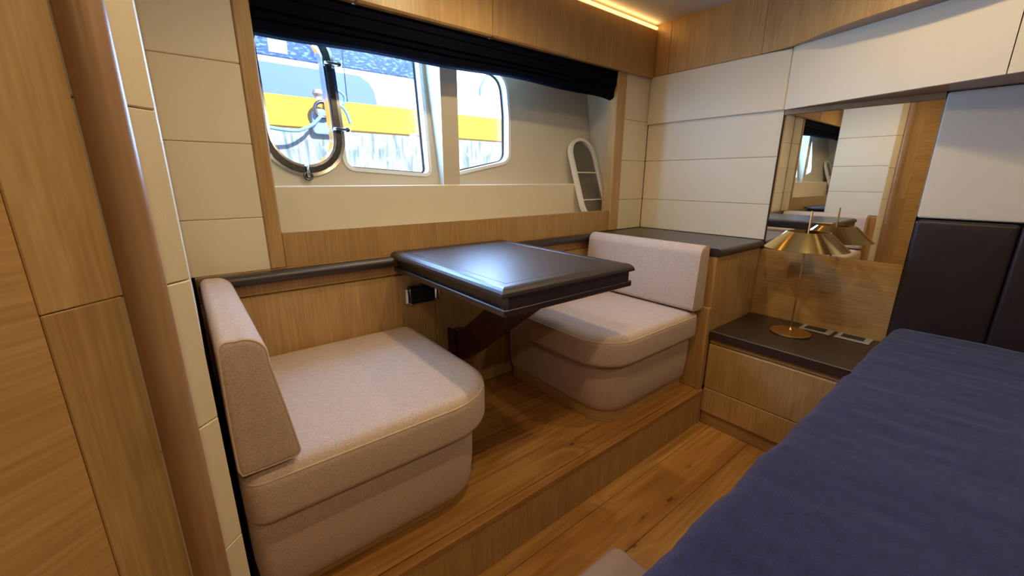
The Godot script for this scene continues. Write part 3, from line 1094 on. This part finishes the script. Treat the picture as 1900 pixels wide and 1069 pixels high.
# ------------------------------------------------------------------ table
func build_table() -> void:
	var t := thing("dinette_table", "dark wenge folding table with moulded double edge between the seats", "table", Vector3(0.973, PLAT, -1.28))
	var y := 0.95 - PLAT
	# top leaf, its moulded rim (the rim runs round three sides)
	var lo := Vector2(0.69 - 0.973, -1.668 + 1.28)
	var hi := Vector2(1.256 - 0.973, -0.905 + 1.28)
	slab(t, "top_panel", Vector3(lo.x + 0.0315, y - 0.022, lo.y + 0.0315), Vector3(hi.x - 0.0315, y - 0.0006, hi.y - 0.0315), M.wenge, 0.0008)
	# rim profile: (out, up) from the inlay line outwards
	var prof := PackedVector2Array([Vector2(-0.0285, -0.034), Vector2(-0.0285, -0.001), Vector2(-0.027, 0.0), Vector2(0.0, 0.0)])
	prof.append_array(PackedVector2Array([Vector2(0.009, -0.002), Vector2(0.017, -0.007), Vector2(0.0225, -0.014), Vector2(0.025, -0.022), Vector2(0.025, -0.027), Vector2(0.022, -0.029), Vector2(0.0, -0.030), Vector2(0.0, -0.034)]))
	var rings := []
	for k in [[lo.x, lo.y, -1, -1], [hi.x, lo.y, 1, -1], [hi.x, hi.y, 1, 1], [lo.x, hi.y, -1, 1]]:
		var ring := PackedVector3Array()
		for v in prof:
			var oz: float = v.x if k[3] > 0 else minf(v.x, 0.0)
			ring.append(Vector3(k[0] + k[2] * v.x, y + v.y, k[1] + k[3] * oz))
		rings.append(ring)
	rings.append(rings[0])
	part(t, "rim", loft(rings, false, false), M.wenge)
	slab(t, "core", Vector3(lo.x + 0.002, y - 0.066, lo.y + 0.004), Vector3(hi.x - 0.002, y - 0.0225, hi.y + 0.0205), M.wenge, 0.001)
	# lower folded leaf with its lip
	slab(t, "lower_leaf", Vector3(lo.x - 0.014, y - 0.086, lo.y + 0.002), Vector3(hi.x + 0.018, y - 0.064, hi.y + 0.0215), M.wenge, 0.003)
	# hinged support arm to the wall
	var arm := PackedVector2Array([Vector2(-1.652, 0.44), Vector2(-1.58, 0.40), Vector2(-1.47, 0.475), Vector2(-0.985, 0.85), Vector2(-0.985, 0.863), Vector2(-1.17, 0.863), Vector2(-1.57, 0.555), Vector2(-1.652, 0.545)])
	var ap := PackedVector2Array()
	for v in arm:
		ap.append(Vector2(v.x + 1.28, v.y - PLAT))
	part(t, "support_arm", extrude(ap, 0.935 - 0.973, 0.99 - 0.973, 0), M.arm)
	slab(t, "wall_bracket", Vector3(0.918 - 0.973, 0.38 - PLAT, -1.655 + 1.28), Vector3(0.934 - 0.973, 0.555 - PLAT, -1.60 + 1.28), M.arm, 0.003)

# ------------------------------------------------------------------ counter and nightstand
func build_nightstand() -> void:
	var c := thing("side_counter", "low oak counter with dark top behind the right backrest", "counter", Vector3(2.2, PLAT, -1.28))
	var o := c.position
	var top := PackedVector2Array()
	# nosed front edge
	top.append_array(PackedVector2Array([Vector2(-1.672, 0.890), Vector2(-0.905, 0.890)]))
	top.append_array(arc_points(Vector2(-0.900, 0.911), 0.020, -90, 90, 12))
	top.append(Vector2(-1.672, 0.931))
	var tp := PackedVector2Array()
	for v in top:
		tp.append(v - Vector2(o.z, o.y))
	part(c, "counter_top", extrude(tp, 1.963 - o.x, 2.452 - o.x, 0), M.wenge)
	slab(c, "side_panel", Vector3(1.978, 0.21, -0.915) - o, Vector3(2.452, 0.889, -0.897) - o, M.oak_v0, 0.002)
	slab(c, "end_panel", Vector3(1.946, 0.201, -1.65) - o, Vector3(1.976, 0.64, -0.895) - o, M.oak_v2, 0.003)
	slab(c, "back_panel", Vector3(1.962, 0.64, -1.65) - o, Vector3(1.976, 0.889, -0.897) - o, M.oak_v2, 0.002)
	var n := thing("nightstand", "oak nightstand with dark top and two drawers below the mirror", "nightstand", Vector3(2.2, 0.0, -0.6))
	o = n.position
	slab(n, "top", Vector3(1.972, 0.476, -0.893) - o, Vector3(2.4555, 0.521, -0.316) - o, M.wenge, 0.003)
	slab(n, "carcass", Vector3(2.0, 0.06, -0.892) - o, Vector3(2.455, 0.475, -0.318) - o, M.oak_v3, 0.001)
	slab(n, "rail", Vector3(1.990, 0.452, -0.892) - o, Vector3(2.002, 0.475, -0.318) - o, M.oak_u0, 0.001)
	slab(n, "drawer", Vector3(1.977, 0.2105, -0.8885) - o, Vector3(1.996, 0.449, -0.318) - o, M.oak_v1, 0.004)
	slab(n, "drawer", Vector3(1.977, 0.076, -0.8885) - o, Vector3(1.996, 0.2085, -0.318) - o, M.oak_v0, 0.002)
	slab(n, "toe_kick", Vector3(1.992, 0.001, -0.8895) - o, Vector3(2.01, 0.074, -0.318) - o, M.oak_u3, 0.001)

# ------------------------------------------------------------------ bed
func build_bed() -> void:
	var b := thing("bed", "bed under a dark navy woven spread", "bed", Vector3(1.4, 0.0, 0.33))
	var o := b.position
	slab(b, "base", Vector3(0.42, 0.02, -0.24) - o, Vector3(2.40, 0.30, 0.92) - o, M.taupe_dark, 0.01)
	slab(b, "mattress", Vector3(0.38, 0.30, -0.27) - o, Vector3(2.40, 0.585, 0.94) - o, M.padded, 0.03)
	# spread: rounded section along the bed with woven wrinkles
	var nz := FastNoiseLite.new()
	nz.seed = 5
	nz.frequency = 3.2
	var nf := FastNoiseLite.new()
	nf.seed = 9
	nf.frequency = 14.0
	var sec := PackedVector2Array()
	for k in 8:
		sec.append(Vector2(-0.30, 0.27 + 0.29 * k / 8.0))
	sec.append_array(arc_points(Vector2(-0.248, 0.568), 0.052, 180, 90, 8))
	for k in range(1, 60):
		sec.append(Vector2(-0.248 + 1.17 * k / 60.0, 0.62))
	sec.append_array(arc_points(Vector2(0.922, 0.568), 0.052, 90, 0, 8))
	sec.append(Vector2(0.974, 0.27))
	for k in range(1, 10):
		sec.append(Vector2(0.974 - 1.274 * k / 10.0, 0.27))
	var rings := []
	var steps := 110
	for i in steps + 1:
		var x := lerpf(0.33, 2.408, i / float(steps))
		var e := clampf((x - 0.33) / 0.06, 0.0, 1.0)
		var drop := 0.06 * (1.0 - sqrt(1.0 - pow(1.0 - e, 2.0)))
		var ring := PackedVector3Array()
		for v in sec:
			var y := v.y
			var z := v.x
			if y > 0.4:
				var k := clampf((y - 0.4) / 0.2, 0.0, 1.0)
				var edge := exp(-pow((z + 0.2) / 0.35, 2.0))
				y += k * (nz.get_noise_2d(x, z * 0.5) * 0.006 + (nf.get_noise_2d(x * 1.6, z * 0.25) * 0.0045) * edge) - drop * k
				z += nz.get_noise_2d(x * 1.5, 7.0) * 0.009 * (1.0 if z < -0.2 else 0.0)
			ring.append(Vector3(x, y, z) - o)
		rings.append(ring)
	part(b, "spread", loft(rings), M.blanket)

# ------------------------------------------------------------------ lamps
func build_lamps() -> void:
	var spots := [
		[0.97, -1.12, 0.68, "recessed ceiling spot above the dinette table"],
		[1.75, -0.45, 0.42, "recessed ceiling spot above the nightstand side of the bed"],
		[0.55, -0.35, 0.62, "recessed ceiling spot above the foot of the bed"],
		[1.35, 0.75, 0.45, "recessed ceiling spot above the far side of the bed"],
		[-0.15, 0.75, 0.6, "recessed ceiling spot above the cabin entrance"]]
	for s in spots:
		var d := thing("ceiling_spot", s[3], "ceiling light", Vector3(s[0], 2.152, s[1]), "recessed ceiling spots")
		part(d, "ring", lathe([Vector2(0.026, -0.001), Vector2(0.040, -0.001), Vector2(0.042, -0.004), Vector2(0.038, -0.008), Vector2(0.028, -0.006), Vector2(0.026, -0.001)], 28), M.chrome)
		part(d, "lens", lathe([Vector2(0, -0.0005), Vector2(0.026, -0.0005), Vector2(0.026, -0.003), Vector2(0, -0.004)], 24), M.lens)
		var li := SpotLight3D.new()
		li.name = "spot_light"
		li.light_color = Color(1.0, 0.88, 0.67)
		li.light_energy = s[2]
		li.light_size = 0.03
		li.spot_angle = 86.0
		li.spot_angle_attenuation = 0.6
		li.spot_range = 8.0
		li.spot_attenuation = 2.0
		li.shadow_enabled = true
		d.add_child(li)
		li.position = Vector3(0, -0.012, 0)
		li.rotation_degrees = Vector3(-90, 0, 0)
	var st := thing("led_strip", "warm glowing light strip between header and ceiling", "light strip", Vector3(1.15, 2.126, -1.650))
	slab(st, "diffuser", Vector3(-1.15, 0.0, -0.008), Vector3(1.285, 0.013, 0.005), M.led, 0.002)
	var al := AreaLight3D.new()
	al.name = "strip_light"
	al.light_color = Color(1.0, 0.78, 0.48)
	al.light_energy = 0.14
	al.area_size = Vector2(2.4, 0.012)
	al.area_range = 6.0
	al.shadow_enabled = true
	st.add_child(al)
	al.position = Vector3(0.067, 0.008, 0.009)
	al.look_at_from_position(st.position + al.position, st.position + al.position + Vector3(0, 0.5, 0.86), Vector3(0, 0.86, -0.5))

	# brass table lamp, switched off
	var t := thing("table_lamp", "brass table lamp with wide conical shade on the nightstand", "lamp", Vector3(2.25, 0.521, -0.632))
	part(t, "foot", lathe([Vector2(0, 0), Vector2(0.083, 0), Vector2(0.086, 0.003), Vector2(0.086, 0.007), Vector2(0.083, 0.009), Vector2(0.03, 0.0135), Vector2(0.012, 0.019), Vector2(0.006, 0.03), Vector2(0, 0.031)], 56, 0.35), M.brass_dark)
	part(t, "stem", lathe([Vector2(0, 0.02), Vector2(0.0042, 0.02), Vector2(0.0042, 0.585), Vector2(0.0030, 0.590), Vector2(0, 0.5905)], 16), M.brass_dark)
	var sh := part(t, "shade", lathe([Vector2(0.164, 0.418), Vector2(0.1665, 0.4195), Vector2(0.085, 0.4965), Vector2(0.083, 0.4965), Vector2(0.083, 0.4945), Vector2(0.163, 0.4195), Vector2(0.164, 0.418)], 72, 0.35), M.brass)
	part(sh, "carrier", lathe([Vector2(0, 0.432), Vector2(0.045, 0.432), Vector2(0.045, 0.440), Vector2(0, 0.440)], 32), M.brass_dark)
	for k in 3:
		var a := TAU * k / 3 + 0.4
		part(sh, "strut", tube(PackedVector3Array([Vector3(cos(a) * 0.04, 0.436, sin(a) * 0.04), Vector3(cos(a) * 0.142, 0.438, sin(a) * 0.142)]), 0.003), M.brass_dark)

# ------------------------------------------------------------------ small things
func build_small_things() -> void:
	# flush socket and switch plates in the nightstand top
	for s in [[-0.563, "flush plate with dark insert in the nightstand top beside the lamp foot"], [-0.415, "flush plate in the nightstand top next to the bed"]]:
		var p := thing("flush_plate", s[1], "switch plate", Vector3(2.400, 0.5215, s[0]), "plates in the nightstand top")
		slab(p, "frame", Vector3(-0.046, 0.0, -0.066), Vector3(0.046, 0.005, 0.066), M.plastic_grey, 0.002)
		slab(p, "insert", Vector3(-0.028, 0.005, -0.046), Vector3(0.028, 0.0075, 0.040), M.plastic_dark, 0.001)
	# catch on the wall under the table
	var c := thing("table_catch", "black and chrome table catch on the oak wall under the table", "catch", Vector3(0.785, 0.755, -1.656))
	part(c, "body", pillow(round_rect(Vector2(-0.062, -0.034), Vector2(0.062, 0.036), [0.012, 0.012, 0.012, 0.012], 5), 0.0, 0.036, 0.001, 0.008, 2), M.plastic_dark)
	for s in [-1, 1]:
		part(c, "end_cap", pillow(round_rect(Vector2(-0.014 + s * 0.070, -0.040), Vector2(0.014 + s * 0.070, 0.038), [0.013, 0.013, 0.013, 0.013], 6), 0.0, 0.042, 0.001, 0.012, 2), M.chrome)
	slab(c, "base_strip", Vector3(-0.06, -0.042, 0.0), Vector3(0.06, -0.034, 0.036), M.chrome, 0.002)
	# taupe stool tucked against the bed
	var s := thing("low_stool", "taupe padded low stool poking out beside the bed at bottom edge", "stool", Vector3(0.50, 0.0, -0.36))
	var plan := round_rect(Vector2(-0.17, -0.112), Vector2(0.20, 0.045), [0.06, 0.028, 0.02, 0.02], 10)
	part(s, "seat_pad", pillow(plan, 0.345, 0.40, 0.006, 0.014, 1, 0.0, 0.003), M.taupe)
	part(s, "body", extrude(inset(plan, 0.004), 0.012, 0.346, 1, 0.5), M.taupe_dark)
	for q in [Vector2(-0.13, -0.06), Vector2(0.15, -0.06), Vector2(-0.13, 0.02), Vector2(0.15, 0.02)]:
		part(s, "foot", lathe([Vector2(0, 0), Vector2(0.012, 0), Vector2(0.014, 0.013), Vector2(0, 0.013)], 12), M.plastic_dark, Vector3(q.x, 0, q.y))

# ------------------------------------------------------------------ outside
func build_outside() -> void:
	var wa := structure("water")
	slab(wa, "surface", Vector3(-30, -0.9, -3.5), Vector3(30, -0.6, 12), M.water, 0.0)
	var q := thing("quay_wall", "stained concrete quay wall with yellow painted edge outside the windows", "quay", Vector3(2.0, -0.6, -3.5))
	slab(q, "concrete", Vector3(-12, -0.3, -0.60), Vector3(14, 2.205, 0.0), M.concrete, 0.0)
	slab(q, "yellow_edge", Vector3(-12, 2.206, -0.60), Vector3(14, 2.425, 0.012), M.yellow, 0.012)
	var b := thing("moored_boat", "white boat with pale blue stripe and wet dark windows moored beyond the quay", "boat", Vector3(2.0, 1.2, -4.2))
	var o := b.position
	slab(b, "topside", Vector3(-9.0, 0.4, -6.4) - o, Vector3(12.0, 3.3, -4.2) - o, M.boat_white, 0.03)
	slab(b, "window_band", Vector3(-6.0, 2.225, -4.23) - o, Vector3(2.13, 2.95, -4.19) - o, M.wet_glitter_glass, 0.01)
	slab(b, "notice", Vector3(0.77, 2.255, -4.20) - o, Vector3(0.915, 2.39, -4.185) - o, M.boat_pale, 0.003)
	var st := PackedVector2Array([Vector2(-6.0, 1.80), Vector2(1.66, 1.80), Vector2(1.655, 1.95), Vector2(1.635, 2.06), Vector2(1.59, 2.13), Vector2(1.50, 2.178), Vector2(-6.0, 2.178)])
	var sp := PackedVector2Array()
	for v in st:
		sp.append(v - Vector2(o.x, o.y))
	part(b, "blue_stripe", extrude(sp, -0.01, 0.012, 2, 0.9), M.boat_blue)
	# mooring hardware and lines
	var bo := thing("mooring_bollard", "weathered grey mooring bracket on the yellow quay edge", "bollard", Vector3(0.94, 1.64, -3.488))
	part(bo, "plate", pillow(round_rect(Vector2(-0.075, -0.07), Vector2(0.075, 0.11), [0.03, 0.03, 0.06, 0.06], 6), 0.0, 0.03, 0.002, 0.008, 2), M.boat_pale)
	part(bo, "ring", tube(ring_path(Vector3(0.0, 0.10, 0.05), 0.055), 0.014, true), M.steel_dark)
	part(bo, "post", lathe([Vector2(0, 0.1), Vector2(0.03, 0.1), Vector2(0.025, 0.2), Vector2(0.04, 0.22), Vector2(0.03, 0.25), Vector2(0, 0.255)], 14), M.plastic_grey, Vector3(0, 0, -0.03))
	var r1 := thing("mooring_rope", "pale blue mooring rope sagging in front of the yellow quay edge", "rope", Vector3(0.75, 1.58, -3.38))
	var path := [Vector3(-0.9, 1.72, -3.2), Vector3(0.2, 1.63, -3.36), Vector3(0.54, 1.59, -3.38), Vector3(0.72, 1.575, -3.38), Vector3(0.82, 1.61, -3.39), Vector3(0.89, 1.665, -3.40), Vector3(0.94, 1.73, -3.42)]
	part(r1, "line", tube(smooth_path(path, r1.position, 30), 0.012), M.rope)
	var r2 := thing("rope_tail", "pale blue rope loop and loose tail hanging over the quay edge", "rope", Vector3(1.07, 1.8, -3.44))
	var path2 := [Vector3(0.99, 1.80, -3.44), Vector3(1.01, 1.86, -3.43), Vector3(1.06, 1.885, -3.43), Vector3(1.105, 1.85, -3.43), Vector3(1.10, 1.80, -3.44), Vector3(1.06, 1.79, -3.43), Vector3(1.09, 1.76, -3.42), Vector3(1.115, 1.71, -3.42), Vector3(1.13, 1.66, -3.43)]
	part(r2, "line", tube(smooth_path(path2, r2.position, 36), 0.011), M.rope)
	var cords := [
		["thin dark line hanging in front of the blue boat stripe", [Vector3(1.37, 2.5, -4.186), Vector3(1.37, 2.2, -4.186), Vector3(1.372, 1.9, -4.186)], 0.004],
		["thin straight line hanging behind the right pane", [Vector3(2.62, 2.7, -4.186), Vector3(2.62, 2.3, -4.186), Vector3(2.62, 1.9, -4.186)], 0.003],
		["thin curved line hanging behind the right pane", [Vector3(2.46, 2.20, -4.186), Vector3(2.51, 2.10, -4.186), Vector3(2.54, 1.9, -4.186)], 0.003],
		["blue hooked rope end behind the right pane", [Vector3(2.99, 2.42, -4.186), Vector3(2.91, 2.31, -4.186), Vector3(2.875, 2.24, -4.186), Vector3(2.87, 2.17, -4.186)], 0.012]]
	for c in cords:
		var th := thing("hanging_line", c[0], "line", c[1][0], "lines hanging outside")
		part(th, "line", tube(smooth_path(c[1], th.position, 14), c[2], false, 6), M.rope if c[2] > 0.01 else M.cord)

func ring_path(c: Vector3, r: float) -> PackedVector3Array:
	var o := PackedVector3Array()
	for i in 20:
		var a := TAU * i / 20
		o.append(c + Vector3(cos(a) * r, sin(a) * r, 0))
	return o

func smooth_path(pts: Array, off: Vector3, n: int) -> PackedVector3Array:
	var c := Curve3D.new()
	for i in pts.size():
		var a: Vector3 = pts[maxi(i - 1, 0)]
		var b: Vector3 = pts[mini(i + 1, pts.size() - 1)]
		var t := (b - a) / 6.0
		c.add_point(pts[i] - off, -t, t)
	var o := PackedVector3Array()
	var l := c.get_baked_length()
	for i in n + 1:
		o.append(c.sample_baked(l * i / n, true))
	return o
